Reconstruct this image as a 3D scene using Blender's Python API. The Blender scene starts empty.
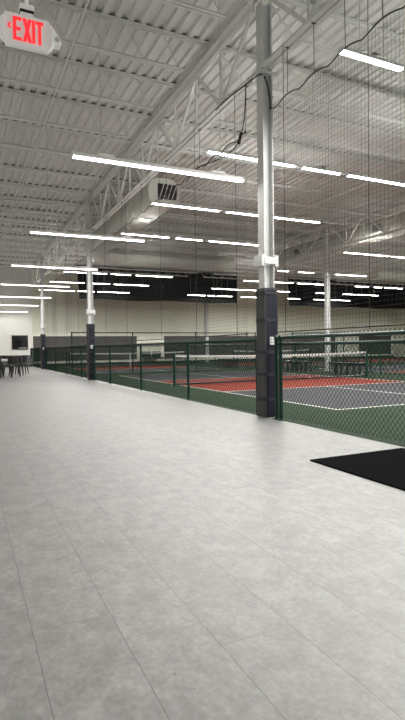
import bpy, math, random
from mathutils import Vector, Matrix
random.seed(7)
sc = bpy.context.scene
col = sc.collection

# ---------------------------------------------------------------- camera
YAW, PITCH, ROLL, FPX = math.radians(25.16), math.radians(-1.34), math.radians(-0.75), 508.43
fw = Vector((math.sin(YAW)*math.cos(PITCH), math.cos(YAW)*math.cos(PITCH), math.sin(PITCH)))
rt = Vector((math.cos(YAW), -math.sin(YAW), 0))
up = rt.cross(fw)
r2 = rt*math.cos(ROLL) + up*math.sin(ROLL)
u2 = -rt*math.sin(ROLL) + up*math.cos(ROLL)
CAM = Vector((0, 0, 1.0))
cd = bpy.data.cameras.new('camera')
cd.sensor_fit = 'VERTICAL'; cd.sensor_height = 24; cd.sensor_width = 24*405/720
cd.lens = FPX*24/720
cd.clip_start = 0.05; cd.clip_end = 200
cam = bpy.data.objects.new('camera', cd); col.objects.link(cam)
M4 = Matrix(((r2.x, u2.x, -fw.x, CAM.x), (r2.y, u2.y, -fw.y, CAM.y), (r2.z, u2.z, -fw.z, CAM.z), (0, 0, 0, 1)))
cam.matrix_world = M4
sc.camera = cam
# ---------------------------------------------------------------- light and exposure
w = bpy.data.worlds.new('world'); sc.world = w; w.use_nodes = True
w.node_tree.nodes['Background'].inputs[0].default_value = (.8, .85, .9, 1)
w.node_tree.nodes['Background'].inputs[1].default_value = 0.05
sc.view_settings.view_transform = 'Standard'; sc.view_settings.look = 'None'
sc.view_settings.exposure = 0.25; sc.view_settings.gamma = 1.0
sc.view_settings.use_curve_mapping = False
LAMP_WALK = 8.0       # glow of the diffusers
LAMP_COURT = 17.0
WATT_WALK = 6.0      # lamp power per metre of strip
WATT_COURT = 58.0
UP_WALK = 30.0        # upward glow added on top of the strips to brighten the ceiling
UP_COURT = 170.0

# ---------------------------------------------------------------- materials
def mat(name, rgb, rough=.5, metal=0.0, spec=.5, noise=0.0, scale=6.0, emit=None, es=0.0, bump=0.0):
    m = bpy.data.materials.new(name); m.use_nodes = True
    nt = m.node_tree; b = nt.nodes['Principled BSDF']
    b.inputs['Base Color'].default_value = (*rgb, 1)
    b.inputs['Roughness'].default_value = rough; b.inputs['Metallic'].default_value = metal
    b.inputs['Specular IOR Level'].default_value = spec
    if noise or bump:
        g = nt.nodes.new('ShaderNodeNewGeometry')
        n = nt.nodes.new('ShaderNodeTexNoise'); n.inputs['Scale'].default_value = scale
        n.inputs['Detail'].default_value = 5
        nt.links.new(g.outputs['Position'], n.inputs['Vector'])
        if noise:
            mr = nt.nodes.new('ShaderNodeMapRange')
            mr.inputs[1].default_value = .3; mr.inputs[2].default_value = .7
            mr.inputs[3].default_value = 1-noise; mr.inputs[4].default_value = 1+noise
            nt.links.new(n.outputs[0], mr.inputs[0])
            mx = nt.nodes.new('ShaderNodeVectorMath'); mx.operation = 'SCALE'
            mx.inputs[0].default_value = rgb
            nt.links.new(mr.outputs[0], mx.inputs['Scale'])
            nt.links.new(mx.outputs[0], b.inputs['Base Color'])
        if bump:
            bp = nt.nodes.new('ShaderNodeBump'); bp.inputs['Strength'].default_value = bump
            bp.inputs['Distance'].default_value = .01
            nt.links.new(n.outputs[0], bp.inputs['Height']); nt.links.new(bp.outputs[0], b.inputs['Normal'])
    if emit:
        b.inputs['Emission Color'].default_value = (*emit, 1); b.inputs['Emission Strength'].default_value = es
    return m

M = {}
M['white_steel'] = mat('white_painted_steel', (.72, .72, .70), .45, noise=.05, scale=2)
M['deck'] = mat('white_painted_roof_deck', (.66, .65, .62), .5, noise=.06, scale=1.5)
M['joist'] = mat('white_painted_joist', (.68, .68, .655), .5)
M['column'] = mat('glossy_white_column_paint', (.60, .60, .595), .4, noise=.03)
M['duct'] = mat('white_painted_duct', (.62, .61, .56), .5, noise=.05, scale=3)
M['white_wall'] = mat('white_wall_paint', (.75, .74, .70), .7, noise=.02, scale=2)
M['beige_wall'] = mat('beige_wall_paint', (.84, .85, .72), .7, noise=.03, scale=1.2)
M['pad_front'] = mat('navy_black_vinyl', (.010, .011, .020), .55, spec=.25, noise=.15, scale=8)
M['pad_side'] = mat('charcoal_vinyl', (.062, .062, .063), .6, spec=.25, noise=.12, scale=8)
M['strap'] = mat('grey_strap', (.035, .035, .042), .6, spec=.2)
M['card'] = mat('white_card', (.62, .62, .60), .5)
M['card_ink'] = mat('grey_print', (.30, .30, .30), .6)
M['green_steel'] = mat('dark_green_coated_steel', (.004, .033, .025), .4, spec=.35, noise=.1)
M['green_wire'] = mat('dark_green_vinyl_wire', (.002, .013, .008), .7, spec=.08)
M['cord'] = mat('black_net_cord', (.012, .012, .012), .8)
M['rope'] = mat('black_rope', (.012, .012, .012), .7)
M['curtain'] = mat('black_curtain_fabric', (.006, .006, .0065), .8, spec=.1, noise=.25, scale=1.2)
M['black_mat'] = mat('black_rubber_mat', (.0026, .0026, .0032), .95, spec=.02, noise=.2, scale=40)
M['black_frame'] = mat('black_metal', (.012, .012, .013), .4)
M['dark_glass'] = mat('dark_window_glass', (.006, .008, .008), .08)
M['grey_screen'] = mat('grey_windscreen_fabric', (.085, .08, .078), .8, noise=.08, scale=3)
M['dark_chair'] = mat('dark_brown_chair', (.008, .007, .007), .5, noise=.2)
M['grey_fabric'] = mat('grey_upholstery', (.11, .113, .11), .85, noise=.15, scale=10)
M['table_white'] = mat('white_table_top', (.80, .80, .78), .35)
M['bench'] = mat('dark_bench_coating', (.008, .018, .016), .4)
M['net_tape'] = mat('white_net_tape', (.45, .45, .435), .7)
M['net_cord'] = mat('black_court_net_cord', (.012, .012, .012), .8)
M['vent_dark'] = mat('dark_vent_opening', (.012, .012, .012), .7)
M['sign_body'] = mat('white_sign_plastic', (.86, .85, .85), .35, emit=(1, .97, .97), es=.10)
M['sign_red'] = mat('red_lit_letters', (.8, .03, .03), .4, emit=(1, .03, .045), es=.7)
M['lens'] = mat('clear_lamp_lens', (.55, .55, .55), .15)
M['lamp_body'] = mat('white_light_housing', (.72, .72, .70), .4)
M['diff_walk'] = mat('lit_diffuser_walkway', (.9, .9, .88), .4, emit=(1.0, .975, .93), es=LAMP_WALK)
M['diff_court'] = mat('lit_diffuser_court', (.9, .9, .86), .4, emit=(1.0, .985, .94), es=LAMP_COURT)
M['up_walk'] = mat('added_uplight_walkway', (.9, .9, .88), .4, emit=(1.0, 1.0, .98), es=UP_WALK)
M['up_court'] = mat('added_uplight_court', (.9, .9, .88), .4, emit=(1.0, 1.0, .98), es=UP_COURT)
M['court_green'] = mat('green_court_paint', (.0185, .031, .0175), .9, spec=.06, noise=.10, scale=2.5)
M['court_grey'] = mat('grey_court_paint', (.044, .044, .048), .9, spec=.06, noise=.08, scale=2.5)
M['court_red'] = mat('red_court_paint', (.135, .025, .016), .9, spec=.06, noise=.08, scale=2.5)
M['court_line'] = mat('white_court_line', (.42, .44, .40), .9, spec=.06)
M['flute_shade'] = mat('dark_flute_shade', (.05, .05, .05), .8)
M['pane_reflection'] = mat('pale_green_grey_reflection', (.26, .28, .22), .6)
M['rubber'] = mat('dark_baseboard', (.02, .022, .022), .6)
M['conduit'] = mat('grey_wire', (.45, .45, .44), .5)

def floor_material():
    m = bpy.data.materials.new('grey_stone_plank'); m.use_nodes = True
    nt = m.node_tree; b = nt.nodes['Principled BSDF']; L = nt.links
    def N(t): return nt.nodes.new(t)
    def math_(op, a, bb=None, c=None):
        n = N('ShaderNodeMath'); n.operation = op
        for i, x in enumerate((a, bb, c)):
            if x is None: continue
            if isinstance(x, (int, float)): n.inputs[i].default_value = x
            else: L.new(x, n.inputs[i])
        return n.outputs[0]
    g = N('ShaderNodeNewGeometry'); s = N('ShaderNodeSeparateXYZ'); L.new(g.outputs['Position'], s.inputs[0])
    W, LEN = .281, 1.10
    u = math_('DIVIDE', math_('SUBTRACT', s.outputs[0], .200), W)
    row = math_('FLOOR', u); fu = math_('FRACT', u)
    y = math_('ADD', s.outputs[1], math_('MULTIPLY', row, .186))
    v = math_('DIVIDE', math_('SUBTRACT', y, 1.875), LEN)
    cell = math_('FLOOR', v); fv = math_('FRACT', v)
    du = math_('MULTIPLY', math_('MINIMUM', fu, math_('SUBTRACT', 1, fu)), W)
    dv = math_('MULTIPLY', math_('MINIMUM', fv, math_('SUBTRACT', 1, fv)), LEN)
    gu = math_('LESS_THAN', du, .0016)
    gv = math_('MULTIPLY', math_('LESS_THAN', dv, .0012), .7)
    groove = math_('MAXIMUM', gu, gv)
    cx = N('ShaderNodeCombineXYZ'); L.new(row, cx.inputs[0]); L.new(cell, cx.inputs[1])
    wn = N('ShaderNodeTexWhiteNoise'); wn.noise_dimensions = '3D'; L.new(cx.outputs[0], wn.inputs['Vector'])
    # per-plank offset of the mottling
    off = N('ShaderNodeVectorMath'); off.operation = 'MULTIPLY_ADD'
    L.new(wn.outputs['Color'], off.inputs[0]); off.inputs[1].default_value = (7, 7, 7); L.new(g.outputs['Position'], off.inputs[2])
    mp = N('ShaderNodeMapping'); mp.inputs['Scale'].default_value = (1.3, 1.0, 1); L.new(off.outputs[0], mp.inputs[0])
    n1 = N('ShaderNodeTexNoise'); n1.inputs['Scale'].default_value = 8; n1.inputs['Detail'].default_value = 9
    n1.inputs['Roughness'].default_value = .68; L.new(mp.outputs[0], n1.inputs['Vector'])
    n2 = N('ShaderNodeTexNoise'); n2.inputs['Scale'].default_value = 42; n2.inputs['Detail'].default_value = 8
    L.new(mp.outputs[0], n2.inputs['Vector'])
    n3 = N('ShaderNodeTexNoise'); n3.inputs['Scale'].default_value = 70; n3.inputs['Detail'].default_value = 2
    L.new(g.outputs['Position'], n3.inputs['Vector'])
    cr = N('ShaderNodeValToRGB')
    e = cr.color_ramp.elements
    e[0].position = .33; e[0].color = (.195, .191, .187, 1)
    e[1].position = .68; e[1].color = (.305, .300, .294, 1)
    k = e.new(.5); k.color = (.246, .242, .237, 1)
    t = math_('ADD', n1.outputs[0], math_('MULTIPLY', math_('SUBTRACT', n2.outputs[0], .5), .55))
    t = math_('ADD', t, math_('MULTIPLY', math_('SUBTRACT', wn.outputs['Value'], .5), .06))
    L.new(t, cr.inputs[0])
    pit = math_('MULTIPLY', math_('GREATER_THAN', n3.outputs[0], .72), .45)
    dark = math_('SUBTRACT', 1, math_('MAXIMUM', math_('MULTIPLY', groove, .45), pit))
    sc_ = N('ShaderNodeVectorMath'); sc_.operation = 'SCALE'
    L.new(cr.outputs[0], sc_.inputs[0]); L.new(dark, sc_.inputs['Scale'])
    L.new(sc_.outputs[0], b.inputs['Base Color'])
    mr = N('ShaderNodeMapRange'); mr.inputs[3].default_value = .36; mr.inputs[4].default_value = .52
    L.new(n1.outputs[0], mr.inputs[0]); L.new(mr.outputs[0], b.inputs['Roughness'])
    b.inputs['Specular IOR Level'].default_value = .45
    bp = N('ShaderNodeBump'); bp.inputs['Strength'].default_value = .25; bp.inputs['Distance'].default_value = .003
    h = math_('SUBTRACT', math_('MULTIPLY', n2.outputs[0], .4), groove)
    L.new(h, bp.inputs['Height']); L.new(bp.outputs[0], b.inputs['Normal'])
    return m
M['floor'] = floor_material()

# ---------------------------------------------------------------- mesh helpers
class MB:
    def __init__(s): s.v = []; s.f = []; s.mi = []; s.cur = 0; s.smooth = False
    def add(s, vs, fs):
        o = len(s.v); s.v += [tuple(x) for x in vs]
        for f in fs: s.f.append([i+o for i in f]); s.mi.append(s.cur)
        return s
    def box(s, x0, x1, y0, y1, z0, z1):
        v = [(x, y, z) for z in (z0, z1) for y in (y0, y1) for x in (x0, x1)]
        return s.add(v, [(0, 2, 3, 1), (4, 5, 7, 6), (0, 1, 5, 4), (2, 6, 7, 3), (0, 4, 6, 2), (1, 3, 7, 5)])
    def bar(s, a, b, r, n=4, r2=None, cap=True):
        a = Vector(a); b = Vector(b); d = (b-a).normalized()
        h = Vector((0, 0, 1)) if abs(d.z) < .9 else Vector((1, 0, 0))
        p = d.cross(h).normalized(); q = d.cross(p)
        r2 = r if r2 is None else r2
        vs = []
        for c, rr in ((a, r), (b, r2)):
            for i in range(n):
                t = 2*math.pi*(i+.5)/n
                vs.append(c+(p*math.cos(t)+q*math.sin(t))*rr)
        fs = [(i, (i+1) % n, n+(i+1) % n, n+i) for i in range(n)]
        if cap: fs += [tuple(range(n))[::-1], tuple(range(n, 2*n))]
        return s.add(vs, fs)
    def tube(s, pts, r, n=6):
        pts = [Vector(p) for p in pts]; rings = []
        for i, c in enumerate(pts):
            d = (pts[min(i+1, len(pts)-1)]-pts[max(i-1, 0)]).normalized()
            h = Vector((0, 0, 1)) if abs(d.z) < .95 else Vector((1, 0, 0))
            p = d.cross(h).normalized(); q = d.cross(p)
            rings += [c+(p*math.cos(2*math.pi*k/n)+q*math.sin(2*math.pi*k/n))*r for k in range(n)]
        fs = []
        for i in range(len(pts)-1):
            for k in range(n):
                fs.append((i*n+k, i*n+(k+1) % n, (i+1)*n+(k+1) % n, (i+1)*n+k))
        fs += [tuple(range(n))[::-1], tuple(range((len(pts)-1)*n, len(pts)*n))]
        return s.add(rings, fs)
    def extrude(s, outline, fn0, fn1):
        """closed outline [(a,b)] swept between two placements"""
        n = len(outline)
        vs = [fn0(*p) for p in outline]+[fn1(*p) for p in outline]
        fs = [(i, (i+1) % n, n+(i+1) % n, n+i) for i in range(n)]+[tuple(range(n))[::-1], tuple(range(n, 2*n))]
        return s.add(vs, fs)
    def lathe(s, c, prof, n=20):
        vs = []; m = len(prof)
        for (r, z) in prof:
            vs += [(c[0]+r*math.cos(2*math.pi*k/n), c[1]+r*math.sin(2*math.pi*k/n), c[2]+z) for k in range(n)]
        fs = [(i*n+k, i*n+(k+1) % n, (i+1)*n+(k+1) % n, (i+1)*n+k) for i in range(m-1) for k in range(n)]
        fs += [tuple(range(n))[::-1], tuple(range((m-1)*n, m*n))]
        return s.add(vs, fs)
    def build(s, name, mats, parent=None, smooth=False, bevel=0.0, loc=None):
        me = bpy.data.meshes.new(name)
        me.from_pydata(s.v, [], s.f)
        mats = mats if isinstance(mats, (list, tuple)) else [mats]
        for m in mats: me.materials.append(m)
        for p, i in zip(me.polygons, s.mi): p.material_index = i; p.use_smooth = smooth
        me.update()
        import bmesh
        bm = bmesh.new(); bm.from_mesh(me); bmesh.ops.recalc_face_normals(bm, faces=bm.faces); bm.to_mesh(me); bm.free()
        o = bpy.data.objects.new(name, me); col.objects.link(o)
        if parent is not None: o.parent = parent
        if loc is not None: o.location = loc
        if bevel:
            b = o.modifiers.new('bevel', 'BEVEL'); b.width = bevel; b.segments = 2; b.limit_method = 'ANGLE'
        return o

def smooth_path(p, n=6):
    p = [Vector(q) for q in p]; out = []
    for i in range(len(p)-1):
        a, b_, c, d = p[max(i-1, 0)], p[i], p[i+1], p[min(i+2, len(p)-1)]
        for k in range(n):
            t = k/n
            out.append(.5*((2*b_)+(c-a)*t+(2*a-5*b_+4*c-d)*t*t+(3*b_-a-3*c+d)*t**3))
    return out+[p[-1]]
def tag(o, label, cat, group=None, kind=None):
    o['label'] = label; o['category'] = cat
    if group: o['group'] = group
    if kind: o['kind'] = kind
    return o
def empty(name, loc, label, cat, group=None, rz=0.0):
    o = bpy.data.objects.new(name, None); col.objects.link(o)
    o.location = loc; o.rotation_euler.z = rz; o.empty_display_size = .1
    return tag(o, label, cat, group)
def structure(o): o['kind'] = 'structure'; return o
def copy_tree(src, parent=None):
    c = src.copy(); col.objects.link(c)
    if parent is not None: c.parent = parent
    for ch in list(src.children): copy_tree(ch, c)
    return c
ORD = ['nearest', 'second nearest', 'third nearest', 'fourth nearest', 'fifth nearest', 'sixth nearest', 'seventh nearest', 'eighth nearest', 'ninth nearest', 'tenth nearest', 'eleventh nearest', 'twelfth nearest', 'thirteenth nearest', 'fourteenth nearest', 'fifteenth nearest', 'sixteenth nearest', 'seventeenth nearest', 'eighteenth nearest', 'nineteenth nearest', 'twentieth nearest', 'twenty-first nearest']
def visible(p):
    d = Vector(p)-CAM; z = d.dot(fw)
    if z < .2: return False
    return abs(FPX*d.dot(r2)/z) < 204 and abs(FPX*d.dot(u2)/z) < 361

# ---------------------------------------------------------------- room shell
XL, XR, YB, YF, ZD = -4.0, 35.0, -6.0, 33.8, 6.05     # inner faces; ZD = underside of roof deck
FX = 3.9                                             # fence line
COLY = (6.25, 16.55, 27.5)
b = MB(); b.box(XL-.2, FX, YB-.2, YF+.2, -.15, 0); structure(b.build('floor', M['floor']))

def court_floor():
    xs = {FX, XR+.2}; ys = {YB-.2, YF+.6}
    t = .026
    courts = [(5.33, 11.1, 6.35, 12.55, 18.75), (5.33, 11.1, 21.5, 27.25, 32.6), (14.6, 20.37, 6.35, 12.55, 18.75), (14.6, 20.37, 21.5, 27.25, 32.6), (24.0, 29.8, 6.35, 12.55, 18.75), (24.0, 29.8, 21.5, 27.25, 32.6)]
    for (x0, x1, y0, yn, y1) in courts:
        xm = (x0+x1)/2
        for x in (x0, x1, xm): xs |= {x-t, x+t}
        for y in (y0, y1, yn-2.28, yn+2.28): ys |= {y-t, y+t}
    xs = sorted(xs); ys = sorted(ys)
    b = MB(); nx = len(xs); ny = len(ys)
    vs = [(x, y, 0.0) for y in ys for x in xs]+[(x, y, -.15) for (x, y) in ((xs[0], ys[0]), (xs[-1], ys[0]), (xs[-1], ys[-1]), (xs[0], ys[-1]))]
    fs = []; mi = []
    for j in range(ny-1):
        for i in range(nx-1):
            x = (xs[i]+xs[i+1])/2; y = (ys[j]+ys[j+1])/2; m = 0
            for (x0, x1, y0, yn, y1) in courts:
                if x0-t < x < x1+t and y0-t < y < y1+t:
                    xm = (x0+x1)/2; k = 2.28
                    inx = abs(x-x0) < t or abs(x-x1) < t
                    kit = abs(y-yn) < k
                    if inx or abs(y-y0) < t or abs(y-y1) < t or abs(abs(y-yn)-k) < t: m = 3
                    elif abs(x-xm) < t and not kit: m = 3
                    elif kit: m = 2
                    else: m = 1
            fs.append((j*nx+i, j*nx+i+1, (j+1)*nx+i+1, (j+1)*nx+i)); mi.append(m)
    o = len(vs)-4
    fs.append((o+3, o+2, o+1, o)); mi.append(0)
    b.v = vs; b.f = fs; b.mi = mi
    return b.build('court_floor', [M['court_green'], M['court_grey'], M['court_red'], M['court_line']])
structure(court_floor())
b = MB(); b.box(XL-.2, 3.97, YF, YF+.2, 0, 6.3); structure(b.build('wall_far_white', M['white_wall']))
b = MB(); b.box(3.97, XR+.2, YF+.3, YF+.5, 0, 6.3); structure(b.build('wall_far_court', M['beige_wall']))
b = MB(); b.box(XL-.2, XL, YB-.2, YF, 0, 6.3); structure(b.build('wall_left', M['white_wall']))
b = MB(); b.box(XR, XR+.2, YB-.2, YF+.3, 0, 6.3); structure(b.build('wall_right', M['beige_wall']))
b = MB(); b.box(XL, XR, YB-.2, YB, 0, 6.3); structure(b.build('wall_back', M['white_wall']))
b = MB(); b.box(3.97, XR, YF+.27, YF+.3, 0, .12); structure(b.build('baseboard_far', M['rubber']))
b = MB(); b.box(XL, 3.9, YF-.02, YF, 0, .10); structure(b.build('baseboard_far_white', M['rubber']))
# window in the white far wall
b = MB()
for q in ((2.74, 2.80, 1.06, 1.95), (3.64, 3.70, 1.06, 1.95), (2.80, 3.64, 1.89, 1.95), (2.80, 3.64, 1.06, 1.12)):
    b.box(q[0], q[1], YF-.06, YF, q[2], q[3])
wf = structure(b.build('window_1', M['black_frame']))
b = MB(); b.box(2.80, 3.64, YF-.03, YF-.005, 1.12, 1.89); b.build('pane', M['dark_glass'], wf)
b = MB(); b.box(3.14, 3.62, YF-.055, YF-.03, 1.12, 1.19); b.build('window_reflection', M['pane_reflection'], wf)  # pale block standing in for a reflection low in the pane

# corrugated roof deck: flutes run along Y
prof = []
x = XL-.2; P = .20; D = .045
while x < XR+.2:
    prof += [(x, ZD), (x+.085, ZD), (x+.105, ZD+D), (x+.18, ZD+D)]; x += P
n = len(prof)
vs = [(p[0], YB-.2, p[1]) for p in prof]+[(p[0], YF+.5, p[1]) for p in prof]
vs += [(prof[0][0], YB-.2, ZD+.2), (prof[-1][0], YB-.2, ZD+.2), (prof[-1][0], YF+.5, ZD+.2), (prof[0][0], YF+.5, ZD+.2)]
b = MB(); b.add(vs, [(i, i+1, n+i+1, n+i) for i in range(n-1)]+[(2*n, 2*n+1, 2*n+2, 2*n+3)])
structure(b.build('ceiling', M['deck']))

# ---------------------------------------------------------------- open-web roof joists (along X) between girder lines
GX = (3.88, 13.4, 22.9, 32.4)
JY = [4.79+1.445*k for k in range(20)]
ZT, ZB = ZD, 5.50
def make_joist(x0, x1):
    L = x1-x0
    tc = MB(); tc.box(.03, L-.03, -.055, -.008, ZT-.012, ZT); tc.box(.03, L-.03, .008, .055, ZT-.012, ZT)
    tc.box(.03, L-.03, -.020, -.008, ZT-.055, ZT-.012); tc.box(.03, L-.03, .008, .020, ZT-.055, ZT-.012)
    bc = MB(); bc.box(.55, L-.55, -.05, -.008, ZB, ZB+.01); bc.box(.55, L-.55, .008, .05, ZB, ZB+.01)
    bc.box(.55, L-.55, -.018, -.008, ZB+.01, ZB+.045); bc.box(.55, L-.55, .008, .018, ZB+.01, ZB+.045)
    wb = MB(); n = int(round((L-1.2)/.62)); st = (L-1.2)/n
    wb.bar((.08, 0, ZT-.03), (.6, 0, ZB+.02), .009)
    for i in range(n):
        a = .6+i*st
        wb.bar((a, 0, ZB+.02), (a+st/2, 0, ZT-.03), .0075); wb.bar((a+st/2, 0, ZT-.03), (a+st, 0, ZB+.02), .0075)
    wb.bar((L-.6, 0, ZB+.02), (L-.08, 0, ZT-.03), .009)
    cs = MB(); cs.box(.0, L, -.012, .012, ZT+.002, ZT+.044)  # dark strip put in for the shade inside the deck flutes
    return tc, bc, wb, cs
bays = [(XL, GX[0], 'over the walkway'), (GX[0], GX[1], 'over the first court bay'), (GX[1], GX[2], 'over the second court bay'), (GX[2], GX[3], 'over the far right court bay')]
for (x0, x1, where) in bays:
    proto = None; k = 0
    for y in JY:
        vis = any(visible((x0+(x1-x0)*t, y, zz)) for t in [i/24 for i in range(25)] for zz in (ZT, ZB))
        if not vis: continue
        lab = 'white open-web roof joist %s, %s to the camera' % (where, ORD[k]); k += 1
        if proto is None:
            o = empty('roof_joist', (x0, y, 0), lab, 'joist', 'roof joists '+where)
            a, c, d, cs = make_joist(x0, x1); cs.build('flute_shade_strip', M['flute_shade'], o)
            a.build('top_chord', M['joist'], o); c.build('bottom_chord', M['joist'], o); d.build('web', M['joist'], o)
            proto = o
        else:
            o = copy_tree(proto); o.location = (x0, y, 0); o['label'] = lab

# ---------------------------------------------------------------- joist girders along Y, over the column lines
GT, GB = 5.93, 4.86
def make_girder(x, y0, y1, lab):
    o = empty('joist_girder', (x, y0, 0), lab, 'girder', 'roof girders')
    L = y1-y0
    t = MB(); t.box(-.10, -.012, .02, L-.02, GT-.014, GT); t.box(.012, .10, .02, L-.02, GT-.014, GT)
    t.box(-.026, -.012, .02, L-.02, GT-.11, GT-.014); t.box(.012, .026, .02, L-.02, GT-.11, GT-.014)
    t.build('top_chord', M['white_steel'], o)
    c = MB(); c.box(-.09, -.012, .1, L-.1, GB, GB+.012); c.box(.012, .09, .1, L-.1, GB, GB+.012)
    c.box(-.026, -.012, .1, L-.1, GB+.012, GB+.09); c.box(.012, .026, .1, L-.1, GB+.012, GB+.09)
    c.build('bottom_chord', M['white_steel'], o)
    n = max(2, int(round(L/2.2))); st = L/n
    wb = MB()
    for i in range(n):
        a = i*st+ (.08 if i == 0 else 0); e = (i+1)*st-(.08 if i == n-1 else 0); m = (a+e)/2
        wb.bar((0, a, GT-.06), (0, m, GB+.05), .032); wb.bar((0, m, GB+.05), (0, e, GT-.06), .032)
        wb.bar((0, m, GB+.05), (0, m, GT-.06), .022)
        if i: wb.bar((0, a, GB+.05), (0, a, GT-.06), .022)
    wb.build('web', M['white_steel'], o)
    for y in JY:
        if y0+.1 < y < y1-.1:
            s = MB(); s.box(-.07, .07, y-y0-.05, y-y0+.05, GT, ZD-.004); s.build('joist_seat', M['white_steel'], o)
    return o
gnames = ['along the walkway', 'between the first and second courts', 'beyond the second courts', 'at the far right']
for gx, nm in zip(GX, gnames):
    ends = [YB, COLY[0], COLY[1], COLY[2] if gx < 4 else 21.9, YF]
    for k in range(4):
        if gx > 4 and k in (0, 3): continue
        pos = ['overhead section before the first column', 'section between first and second columns', 'section between second and third columns', 'last section running into the far wall'][k]
        make_girder(gx, ends[k]+(.10 if k else 0), ends[k+1]-(.10 if k < 3 else 0), 'white open-web roof girder %s, %s' % (nm, pos))
# bridging lines between joists, running along Y
bridge = [(1.55, 'over the walkway'), (7.0, 'left in the first court bay'), (10.2, 'right in the first court bay'), (16.5, 'left in the second court bay'), (19.7, 'right in the second court bay')]
for bx, wh in bridge:
    b = MB(); b.box(bx-.018, bx+.018, 3.2, 23.4, ZB-.006, ZB); b.box(bx-.018, bx-.013, 3.2, 23.4, ZB-.036, ZB-.006)
    tag(b.build('joist_bridging', M['joist']), 'thin white bridging angle under joists '+wh, 'bridging', 'joist bridging')

# ---------------------------------------------------------------- columns with pads
def ibeam(mb, z0, z1, d=.165, bf=.16, tf=.018, tw=.012):
    mb.box(-d/2, -d/2+tf, -bf/2, bf/2, z0, z1); mb.box(d/2-tf, d/2, -bf/2, bf/2, z0, z1)
    mb.box(-d/2+tf, d/2-tf, -tw/2, tw/2, z0, z1)
def rrect(w, d, r, n=4):
    pts = []
    for cx, cy, a0 in ((w/2-r, d/2-r, 0), (-w/2+r, d/2-r, 90), (-w/2+r, -d/2+r, 180), (w/2-r, -d/2+r, 270)):
        for i in range(n+1):
            a = math.radians(a0+90*i/n); pts.append((cx+r*math.cos(a), cy+r*math.sin(a)))
    return pts
def make_column(x, y, lab, pad=True, collar=True):
    o = empty('steel_column', (x, y, 0), lab, 'column', 'steel columns')
    m = MB(); ibeam(m, .02, GT-.12 if x > 4 else GT-.12); m.build('shaft', M['column'], o, bevel=.003)
    m = MB(); m.box(-.105, .105, -.105, .105, 0, .02); m.build('base_plate', M['column'], o)
    m = MB(); m.box(-.15, .15, -.095, .095, GB-.05, GB-.01); 
    m.build('cap_bracket', M['column'], o)
    if collar:
        c = MB()
        c.extrude(rrect(.075, .20, .03), lambda a, q: (a-.113, q, 2.135), lambda a, q: (a-.113, q, 2.295))
        c.extrude(rrect(.075, .20, .03), lambda a, q: (a+.113, q, 2.135), lambda a, q: (a+.113, q, 2.295))
        c.box(-.10, .10, -.105, -.085, 2.165, 2.265); c.box(-.10, .10, .085, .105, 2.165, 2.265)
        c.build('collar', M['column'], o, bevel=.006)
        c = MB()
        for s_ in (-1, 1):
            c.add([(s_*.084, -.05, 2.295), (s_*.084, .05, 2.295), (s_*.11, -.05, 2.295), (s_*.11, .05, 2.295), (s_*.084, -.05, 2.36), (s_*.084, .05, 2.36)],
                  [(0, 1, 3, 2), (0, 2, 4), (1, 5, 3), (2, 3, 5, 4), (0, 4, 5, 1)])
        c.build('gusset', M['column'], o)
    if pad:
        W = .235
        p = MB(); pts = rrect(W, W, .028)
        n = len(pts)
        zs = [.015, .05, .30, .62, .93, 1.25, 1.62, 1.80, 1.83]
        sc_ = [.97, 1, 1.01, .995, 1.012, .998, 1.008, 1.0, .96]
        rings = [(px*k, py*k, z) for z, k in zip(zs, sc_) for (px, py) in pts]
        fs = []; mi = []
        for i in range(len(zs)-1):
            for k in range(n):
                nx = (pts[k][0]+pts[(k+1) % n][0])/2
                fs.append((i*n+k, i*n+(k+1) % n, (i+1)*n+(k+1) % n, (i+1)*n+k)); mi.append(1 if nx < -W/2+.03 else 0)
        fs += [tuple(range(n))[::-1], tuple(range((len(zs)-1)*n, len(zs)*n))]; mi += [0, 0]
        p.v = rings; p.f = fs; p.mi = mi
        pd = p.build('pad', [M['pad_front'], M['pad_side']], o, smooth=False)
        for z in (.27, .62, .93, 1.38, 1.76):
            s = MB(); so = rrect(W+.012, W+.012, .034)
            s.extrude(so, lambda a, q, z=z: (a, q, z-.022), lambda a, q, z=z: (a, q, z+.022))
            s.build('strap', M['strap'], pd)
        c = MB(); c.box(-.035, .065, -W/2-.012, -W/2-.005, 1.035, 1.145); cc = c.build('notice_card', M['card'], pd)
        c = MB()
        for (qx, qz) in ((-.012, 1.11), (.028, 1.11), (-.012, 1.07), (.028, 1.07)):
            c.box(qx-.012, qx+.014, -W/2-.0135, -W/2-.012, qz-.012, qz+.012)
        c.build('notice_print', M['card_ink'], cc)
    return o
make_column(3.92, 6.17, 'white steel column nearest the camera, wrapped in a dark strapped pad beside the fence')
make_column(3.76, COLY[1], 'white steel column with dark pad, second from the camera along the fence')
make_column(3.76, COLY[2], 'white steel column with dark pad, farthest along the walkway near the tables')
make_column(GX[1], COLY[1], 'bare white steel column standing between the courts, seen right of the padded one', pad=False, collar=False)
b = MB(); b.box(16.25, 16.45, YF+.1, YF+.3, 0, 6.05)
structure(b.build('trim_1', M['column']))
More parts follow.
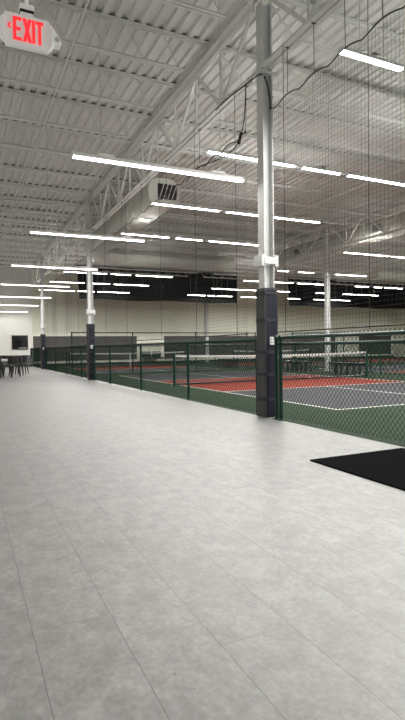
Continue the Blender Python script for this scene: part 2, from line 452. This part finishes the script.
# ---------------------------------------------------------------- ducts
def duct_y(x, z, w, h, y0, y1, lab, grilles=()):
    o = empty('air_duct', (x, y0, z), lab, 'duct')
    m = MB(); m.extrude(rrect(w, h, h*.42, 6), lambda a, q: (a, 0, q), lambda a, q: (a, y1-y0, q)); m.build('duct_body', M['duct'], o, smooth=False)
    for k in range(1, int((y1-y0)/1.35)+1):
        s = MB(); yy = k*1.35-.02
        if yy+.04 > y1-y0: break
        s.extrude(rrect(w+.03, h+.03, (h+.03)*.42, 6), lambda a, q: (a, yy, q), lambda a, q: (a, yy+.03, q)); s.build('seam_band', M['duct'], o)
    for yy in [i*2.9+.6 for i in range(int((y1-y0)/2.9))]:
        for sx in (-w*.3, w*.3):
            s = MB(); s.bar((sx, yy, h/2-.03), (sx, yy, ZD-z), .008); s.build('hanger_rod', M['joist'], o)
    for gy in grilles:
        g = MB(); yy = gy-y0; xx = -w/2
        for q in ((yy-.26, yy+.26, -.17, -.13), (yy-.26, yy+.26, .13, .17), (yy-.26, yy-.22, -.13, .13), (yy+.22, yy+.26, -.13, .13)):
            g.box(xx-.05, xx+.03, q[0], q[1], q[2], q[3])
        gr = g.build('supply_grille', M['duct'], o)
        g = MB(); g.box(xx-.02, xx+.02, yy-.22, yy+.22, -.13, .13); g.build('grille_core', M['vent_dark'], gr)
        g = MB()
        for i in range(5): g.box(xx-.04, xx-.02, yy-.22, yy+.22, -.11+i*.05, -.095+i*.05)
        g.build('louver', M['duct'], gr)
    return o
d1 = duct_y(5.0, 5.22, .9, .76, 12.95, 20.6, 'white rectangular air duct beside the walkway girder, its open louvered end facing the camera')
g = MB(); g.box(-.18, .36, -.03, 0, -.18, .22); g.build('end_opening', M['vent_dark'], d1)
g = MB(); g.tube(smooth_path([(0, 7.6, 0), (.05, 8.6, .02), (.5, 10.2, .14), (1.05, 11.0, .24), (1.2, 11.05, .26)]), .385, 20); g.build('elbow', M['duct'], d1, smooth=False)
g = MB()
for i in range(5):
    a = -.16+i*.12; g.add([(a, -.06, -.18), (a+.02, -.06, -.18), (a+.16, -.06, .22), (a+.14, -.06, .22), (a, -.03, -.18), (a+.02, -.03, -.18), (a+.16, -.03, .22), (a+.14, -.03, .22)],
        [(0, 1, 2, 3), (4, 7, 6, 5), (0, 3, 7, 4), (1, 5, 6, 2), (0, 4, 5, 1), (3, 2, 6, 7)])
g.build('end_louver', M['duct'], d1)
duct_y(14.2, 5.32, .8, .72, 9.0, 21.6, 'long white air duct with dark side grilles under the girder between the courts', (14.2, 19.1))
def duct_x(x0, x1, y, z, r, lab):
    o = empty('air_duct', (x0, y, z), lab, 'duct')
    m = MB(); m.bar((0, 0, 0), (x1-x0, 0, 0), r, 24); m.build('duct_body', M['duct'], o, smooth=False)
    k = 1.4
    while k < x1-x0-.1:
        s = MB(); s.bar((k, 0, 0), (k+.04, 0, 0), r+.015, 24); k += 1.5; s.build('seam_band', M['duct'], o)
    k = .8
    while k < x1-x0-.1:
        s = MB(); s.bar((k, 0, r-.02), (k, 0, ZD-z), .008); s.build('hanger_rod', M['joist'], o); k += 2.4
    return o
duct_x(6.1, 13.1, 24.0, 5.48, .37, 'fat round white duct crossing the first court bay above the black curtain')
duct_x(23.1, 32.2, 24.0, 5.48, .37, 'round white duct crossing at the far right edge in front of the black curtain')

# ---------------------------------------------------------------- light strips
def fixture(x0, y, length, mdiff, z, w=.062):
    """returns list of (name, MB, material)"""
    h = MB(); h.box(0, length, -w/2, w/2, .018, .06); h.box(.3, .5, -.05, .05, .06, .085); h.box(length-.5, length-.3, -.05, .05, .06, .085)
    ec = MB(); ec.box(-.012, 0, -w/2-.003, w/2+.003, 0, .063); ec2 = MB(); ec2.box(length, length+.012, -w/2-.003, w/2+.003, 0, .063)
    d = MB(); d.box(0, length, -w/2, w/2, 0, .018)
    upl = MB(); upl.box(.55, length-.55, -.010, .010, .0595, .061)  # glowing bar added to brighten ceiling and upper walls
    wire = [MB(), MB()]
    for i, wx in enumerate((min(.35, length*.3), max(length-.35, length*.7))):
        ax = x0+wx
        top_ = ZD-z+.04
        if 13.15 < ax < 14.7:
            nx_ = (13.1 if ax < 13.9 else 14.75)-x0
            if .03 < nx_ < length-.03: wx = nx_
            else: wx = min(max(wx, 13.9-x0), 14.45-x0); top_ = 4.975-z
        if 21.5 < y < 23.6 and 4.5 < ax < 5.7: wx = 5.78-x0
        if .03 < wx < length-.03: wire[i].bar((wx, 0, .06), (wx, 0, top_), .004)
    return h, (ec, ec2), d, wire, upl
def place_fixture(x0, x1, y, z, mdiff, lab, group):
    o = empty('light_strip', (x0, y, z), lab, 'light fixture', group)
    h, ec, d, wire, upl = fixture(x0, y, x1-x0, mdiff, z)
    h.build('housing', M['lamp_body'], o); [e_.build('end_cap', M['lamp_body'], o) for e_ in ec]
    d.build('diffuser', mdiff, o)
    if x1-x0 > 1.2: upl.build('added_uplight', M['up_walk' if mdiff is M['diff_walk'] else 'up_court'], o)
    for wv in wire:
        if wv.v: wv.build('hanging_wire', M['conduit'], o)
    ld = bpy.data.lights.new('tube_lamp', 'AREA'); ld.shape = 'RECTANGLE'; ld.size = (x1-x0)*.96; ld.size_y = .05
    ld.energy = (WATT_WALK if mdiff is M['diff_walk'] else WATT_COURT)*(x1-x0); ld.spread = math.radians(174)
    ld.color = (1, .985, .95) if mdiff is M['diff_walk'] else (1, .99, .95)
    lo = bpy.data.objects.new('tube_lamp', ld); col.objects.link(lo); lo.parent = o; lo.location = ((x1-x0)/2, 0, -.004)
    return o
WZ = 3.35
for k, y in enumerate((6.33, 10.7, 15.05, 19.45, 23.85, 28.2, 33.0)):
    place_fixture(1.26, 3.64, y, WZ, M['diff_walk'], 'long lit white light strip hung low over the walkway, %s to the camera' % ORD[k], 'walkway light strips')
for y in (1.9,):
    place_fixture(1.26, 3.69, y, WZ, M['diff_walk'], 'lit light strip over the walkway, out of frame above the camera', 'walkway light strips overhead')
for y in (1.9, 6.33, 10.7, 15.05, 19.45, 23.85, 28.2, 33.0):  # unseen row; its nearest strip is added to lighten the near floor
    place_fixture(-2.9, -.6, y, WZ, M['diff_walk'], 'lit unseen light strip left of the frame over the seating side', 'seating side light strips')
CZ = 4.35
rows = [
 (4.63, [(3.97, 4.9), (5.0, 7.4), (7.5, 9.0)]),
 (7.90, [(3.86, 5.66), (5.83, 6.72), (6.92, 9.2), (9.35, 11.5)]),
 (11.2, [(4.03, 5.76), (5.96, 8.82)]),
 (14.45, [(4.23, 5.71), (5.95, 6.83), (7.05, 8.93)]),
 (22.38, [(3.98, 5.85), (6.04, 6.96), (7.20, 9.0)]),
 (25.85, [(3.93, 5.6), (6.0, 6.9), (7.12, 9.02)]),
 (29.5, [(3.88, 5.83), (6.0, 6.97), (7.17, 9.05)]),
 (14.4, [(12.43, 14.55), (14.69, 16.2)]),
 (18.92, [(12.61, 13.17), (13.69, 14.53), (15.8, 17.67)]),
 (22.3, [(12.8, 14.45), (14.64, 15.81), (16.08, 17.79), (20.0, 21.0), (21.4, 22.0), (22.22, 23.6)]),
 (25.9, [(12.79, 15.87), (17.12, 18.08), (20.08, 21.16), (22.23, 23.31), (23.44, 25.22)]),
 (29.5, [(12.89, 14.11), (14.3, 14.8), (14.95, 16.07), (16.72, 18.09), (20.44, 21.48), (22.66, 24.01), (24.24, 25.96)]),
]
names = ['front row', 'second row', 'third row', 'fourth row', 'fifth row', 'sixth row', 'row before black curtain']
nth = ['first', 'second', 'third', 'fourth', 'fifth', 'sixth', 'seventh']
for k, (y, segs) in enumerate(rows):
    for j, (a, e) in enumerate(segs):
        if k < 7: lab = 'lit strip over the near courts, %s, %s from left' % (names[k], nth[j])
        else: lab = 'lit light strip over the farther courts, %s, %s from the left' % (['front row', 'second row', 'third row', 'fourth row', 'back row'][k-7], nth[j])
        place_fixture(a, e, y, CZ, M['diff_court'], lab, 'court light strips')
more = [(1.3, 4.2), (-2.0, 4.2), (1.3, 7.0), (-2.0, 7.0)]
for y in (4.6, 7.9, 11.2): more += [(y, 14.6), (y, 17.4), (y, 24.4), (y, 27.2)]
for y in (14.4, 18.9): more += [(y, 24.4), (y, 27.2)]
more += [(14.4, 17.8), (22.3, 27.2), (22.3, 30), (25.9, 30.2), (18.9, 30.2)]
for (y, a) in more: place_fixture(a, a+2.44, y, CZ, M['diff_court'], 'lit light strip over the courts, beyond the right edge of the frame', 'court light strips overhead')

# ---------------------------------------------------------------- black curtains
def curtain(x0, x1, y, z0, z1, lab, hangers):
    o = empty('divider_curtain', (x0, y, z0), lab, 'curtain', 'black divider curtains')
    n = int((x1-x0)/.12); vs = []; rowsz = 6
    for side in (0, 1):
        for j in range(rowsz+1):
            t = j/rowsz
            for i in range(n+1):
                xx = (x1-x0)*i/n
                if i == 0: xx += .45*(1-t)*.3
                wave = .035*math.sin(xx*3.1+.6*math.sin(xx*.9))*(1-.5*t)+.015*math.sin(xx*9)
                sag = .05*math.sin(xx*1.3)*(1-t)*.6 - .10*abs(math.sin(math.pi*xx/3.2))*t*.5
                vs.append((xx, wave+side*.012, (z1-z0)*t+sag))
    m = (n+1)*(rowsz+1); fs = []
    for s_ in (0, 1):
        for j in range(rowsz):
            for i in range(n):
                a = s_*m+j*(n+1)+i; fs.append((a, a+1, a+n+2, a+n+1))
    for i in range(n):
        fs.append((i, i+1, m+i+1, m+i)); a = rowsz*(n+1)+i; fs.append((a, a+1, m+a+1, m+a))
    for j in range(rowsz):
        a = j*(n+1); fs.append((a, a+n+1, m+a+n+1, m+a)); a += n; fs.append((a, a+n+1, m+a+n+1, m+a))
    b = MB(); b.add(vs, fs); b.build('curtain_sheet', M['curtain'], o, smooth=True)
    h = MB(); h.bar((0, .006, z1-z0+.005), (x1-x0, .006, z1-z0+.005), .02, 6); h.build('curtain_rail', M['black_frame'], o)
    c = MB()
    for i in range(hangers): 
        xx = .1+(x1-x0-.2)*i/(hangers-1); c.bar((xx, .006, z1-z0), (xx, .006, ZD-z0), .008)
    c.build('hanger_cable', M['rope'], o)
curtain(6.12, 16.87, 30.2, 3.99, 5.97, 'long black curtain gathered high across the first court bay, left one', 6)
curtain(20.95, 34.6, 30.2, 3.93, 5.95, 'long black curtain gathered high on the right behind the white column', 8)

# ---------------------------------------------------------------- chain link fences
def chain_wires(mb, L, z0, z1, pitch=.062, r=.0019, z_top=None):
    """straight diagonal wires in the local XZ plane (both directions)"""
    z_top = z_top or z1; H = z_top-z0; dx = H*.062/.074
    for s_ in (1, -1):
        k = -int(dx/pitch)-1
        while k*pitch < L+dx:
            a = k*pitch; xa, za, xb, zb = (a, z0, a+dx, z_top) if s_ > 0 else (a+dx, z0, a, z_top)
            # clip to [0,L]
            def at(x): return za+(x-xa)/(xb-xa)*(zb-za)
            lo, hi = min(xa, xb), max(xa, xb)
            c0, c1 = max(lo, 0), min(hi, L)
            if c1-c0 > .01: mb.bar((c0, s_*.0018, at(c0)), (c1, s_*.0018, at(c1)), r, 3, cap=False)
            k += 1
def fence(p0, p1, posts, H, lab, group=None, mid=None, name='chain_link_fence', knuckle=.035, wr=.0031, post_h=None, post_r=.026, z0=.03, mesh_top=None):
    p0 = Vector(p0); p1 = Vector(p1); L = (p1-p0).length; ang = math.atan2(p1.y-p0.y, p1.x-p0.x)
    o = empty(name, (p0.x, p0.y, 0), lab, 'fence', group, ang)
    w_ = MB(); chain_wires(w_, L, z0, mesh_top or H, r=wr, z_top=(mesh_top or H+knuckle)); w_.build('wire_mesh', M['green_wire'], o)
    t = MB(); t.bar((0, -.02, H), (L, -.02, H), .021, 10); t.build('top_rail', M['green_steel'], o, smooth=True)
    t = MB(); t.bar((0, -.004, z0+.005), (L, -.004, z0+.005), .003, 5); t.build('bottom_wire', M['green_steel'], o)
    if mid:
        t = MB(); t.bar((0, -.02, mid), (L, -.02, mid), .019, 10); t.build('middle_rail', M['green_steel'], o, smooth=True)
    for s_ in posts:
        hh = (post_h or H)
        m = MB(); m.lathe((s_, -.028, 0), [(post_r+.012, 0), (post_r+.012, .012), (post_r, .02), (post_r, hh-.02), (post_r*1.15, hh-.02), (post_r*1.15, hh+.01), (post_r*.5, hh+.035)], 12)
        m.build('post', M['green_steel'], o, smooth=False)
    return o
def ys(a, l): return [y-a for y in l]
FH = 1.105
fence((3.93, 5.94, 0), (3.95, .6, 0), [.03, .13, 2.45, 4.7], 1.13, 'dark green chain-link fence nearest the camera, right of the padded column, beside the black mat', 'walkway fences', wr=.0028, knuckle=.05, mid=1.04)
fence((3.93, 6.46, 0), (3.78, 16.36, 0), ys(6.46, [6.5, 9.0, 11.75, 14.47, 16.32]), FH, 'dark green chain-link fence along the walkway between the first and second columns', 'walkway fences')
fence((3.78, 16.74, 0), (3.77, 27.3, 0), ys(16.74, [16.78, 18.3, 21.1, 23.88, 26.62]), FH, 'dark green chain-link fence along the walkway between the second and third columns', 'walkway fences')
fence((3.77, 27.7, 0), (3.77, 33.3, 0), ys(27.7, [27.75, 30.3, 33.2]), FH, 'dark green chain-link fence beyond the third column, ending at the far wall', 'walkway fences')
fence((3.85, 20.5, 0), (12.5, 20.5, 0), [.05, 2.55, 5.45, 8.05, 8.5], 1.68, 'tall dark green chain-link fence crossing between the near court and the court behind it', 'court fences', mid=1.12)
fence((12.68, 20.3, 0), (12.68, 2.0, 0), [.05, 2.6, 5.2, 7.4, 9.9, 12.4, 15], 1.12, 'low dark green chain-link fence along the far side of the near court', 'court fences')
fence((12.68, 33.1, 0), (12.68, 20.75, 0), [.05, 2.6, 5.2, 7.8, 10.4, 12.8], 1.12, 'low dark green chain-link fence along the far side of the back court', 'court fences')
fence((14.35, 2.0, 0), (14.35, 20.3, 0), [.05, 2.6, 5.2, 7.8, 10.4, 13.15, 15.6, 18.2], 1.12, 'low dark green chain-link fence in front of the second court bay, behind the benches', 'court fences')
fence((14.4, 20.5, 0), (24.0, 20.5, 0), [.05, 3.2, 6.4, 9.5], 1.68, 'tall dark green chain-link fence crossing the second court bay at the right', 'court fences', mid=1.12)

# ---------------------------------------------------------------- pickleball nets
def court_net(x0, x1, y, lab):
    o = empty('court_net', (x0, y, 0), lab, 'net', 'court nets'); L = x1-x0
    for i, xx in enumerate((0, L)):
        m = MB(); m.lathe((xx, 0, 0), [(.09, 0), (.09, .015), (.037, .02), (.037, .84), (.042, .84), (.042, .87), (.01, .88)], 14)
        p = m.build('net_post', M['green_steel'], o)
    def top(t): return .83-.05*4*t*(1-t)
    m = MB(); N_ = 24
    for i in range(N_):
        a, e = i/N_, (i+1)/N_
        xa = .05+(L-.1)*a; xb = .05+(L-.1)*e
        m.add([(xa, -.012, top(a)-.06), (xb, -.012, top(e)-.06), (xb, -.012, top(e)), (xa, -.012, top(a)), (xa, .012, top(a)-.06), (xb, .012, top(e)-.06), (xb, .012, top(e)), (xa, .012, top(a))],
              [(0, 1, 2, 3), (4, 7, 6, 5), (3, 2, 6, 7), (0, 4, 5, 1)])
    m.build('net_tape', M['net_tape'], o)
    m = MB(); n = int((L-.1)/.045)
    for i in range(n+1):
        t = i/n; xx = .05+(L-.1)*t; m.bar((xx, 0, .06), (xx, 0, top(t)-.05), .0018, 3, cap=False)
    for j in range(1, 17): m.bar((.05, 0, .06+j*.042), (L-.05, 0, .06+j*.042), .0018, 3, cap=False)
    m.build('net_mesh', M['net_cord'], o)
    m = MB(); m.bar((.05, 0, .055), (L-.05, 0, .055), .026, 6); m.build('bottom_band', M['black_frame'], o)
    m = MB(); m.box(L/2-.025, L/2+.025, -.016, .016, .0, top(.5)); m.build('centre_strap', M['net_tape'], o)
    return o
court_net(5.04, 11.69, 12.5, 'black court net with white top tape on the near red and grey court')
court_net(5.04, 11.69, 27.25, 'black court net with white top tape on the back court before the far wall')
court_net(14.9, 20.6, 12.55, 'black court net with white top tape on the farther court at the right edge')
court_net(14.9, 20.6, 27.25, 'black court net with white tape in the back of the second court bay')

# ---------------------------------------------------------------- barrier netting hung along the fence line
NX = 3.80
def barrier(y0, y1, z0, ztop, lab, ropes, drop_step=.54, drops=1, cell=.05):
    o = empty('barrier_net', (NX, y0, 0), lab, 'net', 'barrier nets'); L = y1-y0
    def top(y): return ztop+ .10*abs(math.cos(math.pi*(y-y0)/drop_step))*.6
    m = MB(); n = int(L/cell)
    def bil(y, z): return .03*math.sin(y*1.7)*math.sin((z-z0)/(ztop-z0)*math.pi)
    for i in range(n+1):
        y = L*i/n; zs = [z0+(top(y0+y)-z0)*k/5 for k in range(6)]
        for k in range(5): m.bar((bil(y, zs[k]), y, zs[k]), (bil(y, zs[k+1]), y, zs[k+1]), .0012, 3, cap=False)
    k = 0; z = z0
    while z < ztop:
        seg = max(6, int(L/.6))
        for i in range(seg):
            a, e = L*i/seg, L*(i+1)/seg
            m.bar((bil(a, z), a, z), (bil(e, z), e, z), .0012, 3, cap=False)
        z += cell
    m.build('net_mesh', M['cord'], o)
    m = MB(); pts = []; s_ = int(L/.09)
    for i in range(s_+1): y = L*i/s_; pts.append((0, y, top(y0+y)))
    m.tube(pts, .008, 5); m.build('top_cable', M['rope'], o)
    m = MB(); m.tube([(bil(L*i/20, z0), L*i/20, z0) for i in range(21)], .008, 5); m.build('bottom_cable', M['rope'], o)
    k = 0
    while k*drop_step <= L:
        m = MB(); y = k*drop_step
        if k % drops: k += 1; continue
        m.bar((0, y, top(y0+y)), (.06, y+.08, GB), .004, 4); m.bar((.03, y+.08, GB-.008), (.09, y+.08, GB-.008), .007, 5)
        m.build('hanger', M['rope'], o); k += 1
    for y in ropes:
        if y0 < y < y1:
            m = MB(); m.bar((-.03, y-y0, z0-.03), (-.03, y-y0, GB), .004, 5); m.build('rope', M['rope'], o)
    return o
barrier(2.2, 5.84, 1.20, 4.16, 'black barrier netting right of the near column, hung from a scalloped black cable', (3.99, 5.49))
barrier(6.5, 16.35, 1.20, 4.10, 'black barrier netting above the fence between the first and second columns', (6.77, 8.25, 10.03, 12.5, 14.6), drops=3)
barrier(16.8, 27.2, 1.20, 4.10, 'black barrier netting above the fence between the second and third columns', (18.5, 20.8, 23.4, 25.8), drops=4)
# loop of net cable tied round the near column
m = MB()
pts = [(3.76, 7.38, 4.83), (3.76, 6.95, 4.83), (3.80, 6.45, 4.82), (3.82, 6.13, 4.80), (3.90, 6.10, 4.72), (3.92, 6.04, 4.45), (3.86, 5.93, 4.25), (NX, 5.84, 4.21)]
m.tube(smooth_path(pts), .011, 6)
tag(m.build('net_cable', M['rope']), 'black net cable looped around the top of the near padded column', 'cable')
m = MB()
m.tube(smooth_path([(NX-.03, 8.6, 4.05), (NX-.03, 8.2, 4.16), (NX-.03, 7.5, 4.05), (NX-.03, 7.0, 4.0), (NX-.03, 6.7, 4.05), (NX-.02, 6.52, 4.3), (NX, 6.48, GB-.02)]), .008, 6)
m.bar((NX-.03, 6.66, 4.02), (NX-.03, 6.58, 4.17), .022, 6)
tag(m.build('net_cable', M['rope']), 'black net cable bunched and tied left of the near column', 'cable')

# ---------------------------------------------------------------- grey windscreens on the far wall
for x0, x1, lab in ((4.05, 10.95, 'grey windscreen panel on the far wall left of the beige gap'), (13.0, 28.4, 'long grey windscreen panel on the far wall right of the beige gap'), (31.0, 34.6, 'grey windscreen panel at the right end of the far wall')):
    b = MB(); n = int((x1-x0)/.5); 
    b.box(x0, x1, YF+.255, YF+.29, .28, 1.90)
    for i in range(n+1):
        xx = x0+.05+(x1-x0-.1)*i/n; b.box(xx-.012, xx+.012, YF+.245, YF+.257, 1.84, 1.87)
    tag(b.build('windscreen', M['grey_screen']), lab, 'windscreen', 'grey windscreens')

# ---------------------------------------------------------------- black floor mat
b = MB(); b.extrude(rrect(1.10, 2.4, .01, 2), lambda a, q: (a+3.27, q+2.42, .0), lambda a, q: (a+3.27, q+2.42, .012))
mo = tag(b.build('floor_mat', M['black_mat'], bevel=.004), 'black rubber floor mat lying on the grey floor beside the near fence', 'mat')

# ---------------------------------------------------------------- benches by the courts
def make_bench(x, y0, y1, lab):
    o = empty('court_bench', (x, y0, 0), lab, 'bench', 'court benches'); L = y1-y0
    m = MB()
    for s_ in (-.12, 0, .12): m.box(s_-.05, s_+.05, 0, L, .385, .42)
    m.build('seat', M['bench'], o, bevel=.004)
    k = 3; fw_ = .30
    for i in range(k):
        c = (L-fw_-.1)*i/(k-1)+fw_/2+.05
        m = MB()
        m.box(-.17, .17, c-fw_/2-.02, c+fw_/2+.02, .325, .35)
        m.box(-.17, .17, c-fw_/2-.02, c-fw_/2+.02, .34, .385); m.box(-.17, .17, c+fw_/2-.02, c+fw_/2+.02, .34, .385)
        for a in (-.15, .15):
            for e in (-1, 1): m.box(a-.02, a+.02, c+e*fw_/2-.022, c+e*fw_/2+.022, 0, .34)
        m.build('leg_frame', M['bench'], o)
    return o
make_bench(12.3, 16.35, 17.95, 'low dark bench behind the near court, just right of the padded column')
make_bench(12.3, 13.3, 14.95, 'low dark bench behind the near court, by the right post of its net')
make_bench(12.3, 22.3, 24.0, 'low dark bench by the back court, seen left of the padded column')

# ---------------------------------------------------------------- dark seats at the far wall gap
def make_lounge(x, y, lab, rz=0):
    o = empty('lounge_chair', (x, y, 0), lab, 'chair', 'seats at the far wall', rz)
    m = MB(); m.box(-.32, .32, -.32, .22, .30, .42); m.build('seat', M['bench'], o, bevel=.03)
    m = MB(); m.box(-.32, .32, .22, .32, .34, .82); m.build('backrest', M['bench'], o, bevel=.03)
    for sx in (-.28, .28):
        for sy in (-.28, .26):
            m = MB(); m.bar((sx, sy, 0), (sx, sy, .32), .02, 6); m.build('leg', M['black_frame'], o)
    return o
make_lounge(11.55, 33.5, 'dark chair against the far wall in the beige gap, left one')
make_lounge(12.3, 33.5, 'dark chair against the far wall in the beige gap, right one')

# ---------------------------------------------------------------- cafe tables and chairs at the far left
def make_chair(name='cafe_chair'):
    o = bpy.data.objects.new(name, None); col.objects.link(o); o['category'] = 'chair'; o['group'] = 'dark cafe chairs'
    m = MB(); m.extrude(rrect(.42, .42, .08, 4), lambda a, q: (a, q, .41), lambda a, q: (a, q, .445)); m.build('seat', M['dark_chair'], o, bevel=.008)
    for sx, sy in ((-.16, -.17), (.16, -.17), (-.16, .17), (.16, .17)):
        m = MB(); m.bar((sx*1.28, sy*1.3, 0), (sx, sy, .42), .020, 8, .030); m.build('leg', M['dark_chair'], o)
    m = MB()
    N_ = 9; vs = []; 
    for z, rr in ((.50, .235), (.505, .21), (.77, .25), (.765, .225)):
        for i in range(N_):
            a = math.radians(20+140*i/(N_-1)); vs.append((rr*math.cos(a), rr*math.sin(a)-.0, z+ (.02*math.sin(a))))
    fs = []
    for i in range(N_-1):
        fs += [(i, i+1, 2*N_+i+1, 2*N_+i), (N_+i, 3*N_+i, 3*N_+i+1, N_+i+1), (2*N_+i, 2*N_+i+1, 3*N_+i+1, 3*N_+i), (i, N_+i, N_+i+1, i+1)]
    fs += [(0, 2*N_, 3*N_, N_), (N_-1, 2*N_-1, 4*N_-1, 3*N_-1)]
    m.add(vs, fs); m.build('backrest', M['dark_chair'], o)
    for a in (28, 90, 152):
        t = math.radians(a); m = MB(); m.bar((.19*math.cos(t), .19*math.sin(t), .43), (.225*math.cos(t), .225*math.sin(t), .62), .018, 6); m.build('back_post', M['dark_chair'], o)
    return o
def make_table(x, y, lab, mtop):
    o = empty('cafe_table', (x, y, 0), lab, 'table', 'cafe tables')
    m = MB(); m.extrude(rrect(1.15, 1.15, .12, 5), lambda a, q: (a, q, .60), lambda a, q: (a, q, .675)); m.build('tabletop', mtop, o, bevel=.006)
    m = MB(); m.lathe((0, 0, 0), [(.28, 0), (.28, .02), (.05, .05), (.04, .56), (.16, .60)], 16); m.build('pedestal', M['black_frame'], o)
    return o
make_table(.98, 20.9, 'white-topped cafe table at the left edge of the walkway, nearer one', M['table_white'])
make_table(1.35, 24.2, 'white-topped cafe table behind the nearer white table, before the grey sofa', M['table_white'])
ch = make_chair()
spots = [((1.62, 20.33), 215, 'dark cafe chair at the near right corner of the nearer white table'),
         ((1.86, 21.25), 280, 'dark cafe chair on the right side of the nearer white table'),
         ((1.02, 20.1), 180, 'dark cafe chair on the camera side of the nearer white table'),
         ((1.20, 21.8), 0, 'dark cafe chair behind the nearer white table'),
         ((2.22, 22.75), 250, 'dark cafe chair standing alone to the right, before the grey sofa'),
         ((1.65, 23.4), 190, 'dark cafe chair on the camera side of the farther white table'),
         ((2.2, 24.3), 270, 'dark cafe chair on the right side of the farther white table')]
for i, (p, a, lab) in enumerate(spots):
    o = ch if i == 0 else copy_tree(ch)
    o.location = (p[0], p[1], 0); o.rotation_euler.z = math.radians(a); o['label'] = lab
# grey armchairs at the far wall
def make_armchair(x, y, lab):
    so = empty('armchair', (x, y, 0), lab, 'armchair', 'grey armchairs')
    m = MB(); m.box(-.19, .19, -.33, .2, .16, .40); m.build('seat', M['grey_fabric'], so, bevel=.03)
    m = MB(); m.box(-.27, .27, .2, .36, .16, .72); m.build('backrest', M['grey_fabric'], so, bevel=.05)
    for s_ in (-1, 1):
        m = MB(); m.box(s_*.235-.04, s_*.235+.04, -.33, .2, .16, .54); m.build('armrest', M['grey_fabric'], so, bevel=.025)
        for yy in (-.28, .30):
            m = MB(); m.bar((s_*.22, yy, 0), (s_*.22, yy, .17), .02, 8); m.build('leg', M['black_frame'], so)
make_armchair(3.42, 32.3, 'grey armchair at the far wall under the dark window, next to the green fence')
make_armchair(2.78, 32.3, 'grey armchair at the far wall, second one left of the green fence')
make_armchair(2.12, 32.3, 'grey armchair at the far wall, third one left of the green fence')

# ---------------------------------------------------------------- exit sign hanging at upper left
EY = 3.9
ex = empty('exit_sign', (.465, EY, 3.29), 'lit white sign with red EXIT letters and left arrow hanging at the upper left', 'sign')
SX = .0068
def exu(u): return (u-26.0)*SX           # sign-local x
m = MB(); m.extrude(rrect(.31, .225, .015, 3), lambda a, q: (a, -.022, q), lambda a, q: (a, .022, q)); hs = m.build('housing', M['sign_body'], ex, bevel=.004)
def poly(mb, pts, y0=-.030, y1=-.0215): mb.extrude(pts, lambda a, q: (a, y0, q), lambda a, q: (a, y1, q))
def rect(mb, x0, x1, z0, z1): poly(mb, [(x0, z0), (x1, z0), (x1, z1), (x0, z1)])
zt, zb = .085, -.077
def letter(fn):
    m = MB(); fn(m); return m.build('letter', M['sign_red'], ex)
sw = .021
letter(lambda m: (rect(m, -.097, -.097+sw, zb, zt), rect(m, -.076, -.040, zt-sw, zt), rect(m, -.076, -.046, -.007, .014), rect(m, -.076, -.040, zb, zb+sw)))
letter(lambda m: (poly(m, [(-.032, zb), (-.009, zb), (.030, zt), (.007, zt)]), poly(m, [(.007, zb), (.030, zb), (-.009, zt), (-.032, zt)], -.0305, -.022)))
letter(lambda m: rect(m, .033, .053, zb, zt))
letter(lambda m: (rect(m, .059, .111, zt-sw, zt), rect(m, .075, .095, zb, zt-sw)))
m = MB(); poly(m, [(-.136, .016), (-.118, .036), (-.111, .030), (-.123, .016), (-.111, .002), (-.118, -.004)]); m.build('arrow', M['sign_red'], ex)
m = MB(); m.box(-.05, .05, -.035, .035, .15, .19); m.build('canopy', M['sign_body'], ex, bevel=.008)
m = MB(); m.box(-.048, .048, -.03, .03, .135, .15); m.build('canopy_gap', M['vent_dark'], ex)
m = MB(); m.box(-.045, .045, -.02, .02, .11, .135); m.build('bracket', M['sign_body'], ex)
m = MB(); m.bar((0, 0, .19), (0, 0, ZD-3.27), .014, 10); m.build('stem', M['sign_body'], ex)
for s_ in (-1, 1):
    m = MB(); m.extrude([(s_*.15, -.09), (s_*.15, .085), (s_*.175, .07), (s_*.215, .015), (s_*.235, -.01), (s_*.24, -.05), (s_*.19, -.045), (s_*.175, -.07)],
                        lambda a, q: (a, -.045, q), lambda a, q: (a, .045, q))
    lh = m.build('lamp_head', M['sign_body'], ex, bevel=.012)
    m = MB(); m.bar((s_*.205, -.048, -.02), (s_*.205, -.040, -.02), .018, 12); m.build('lamp_lens', M['lens'], lh)
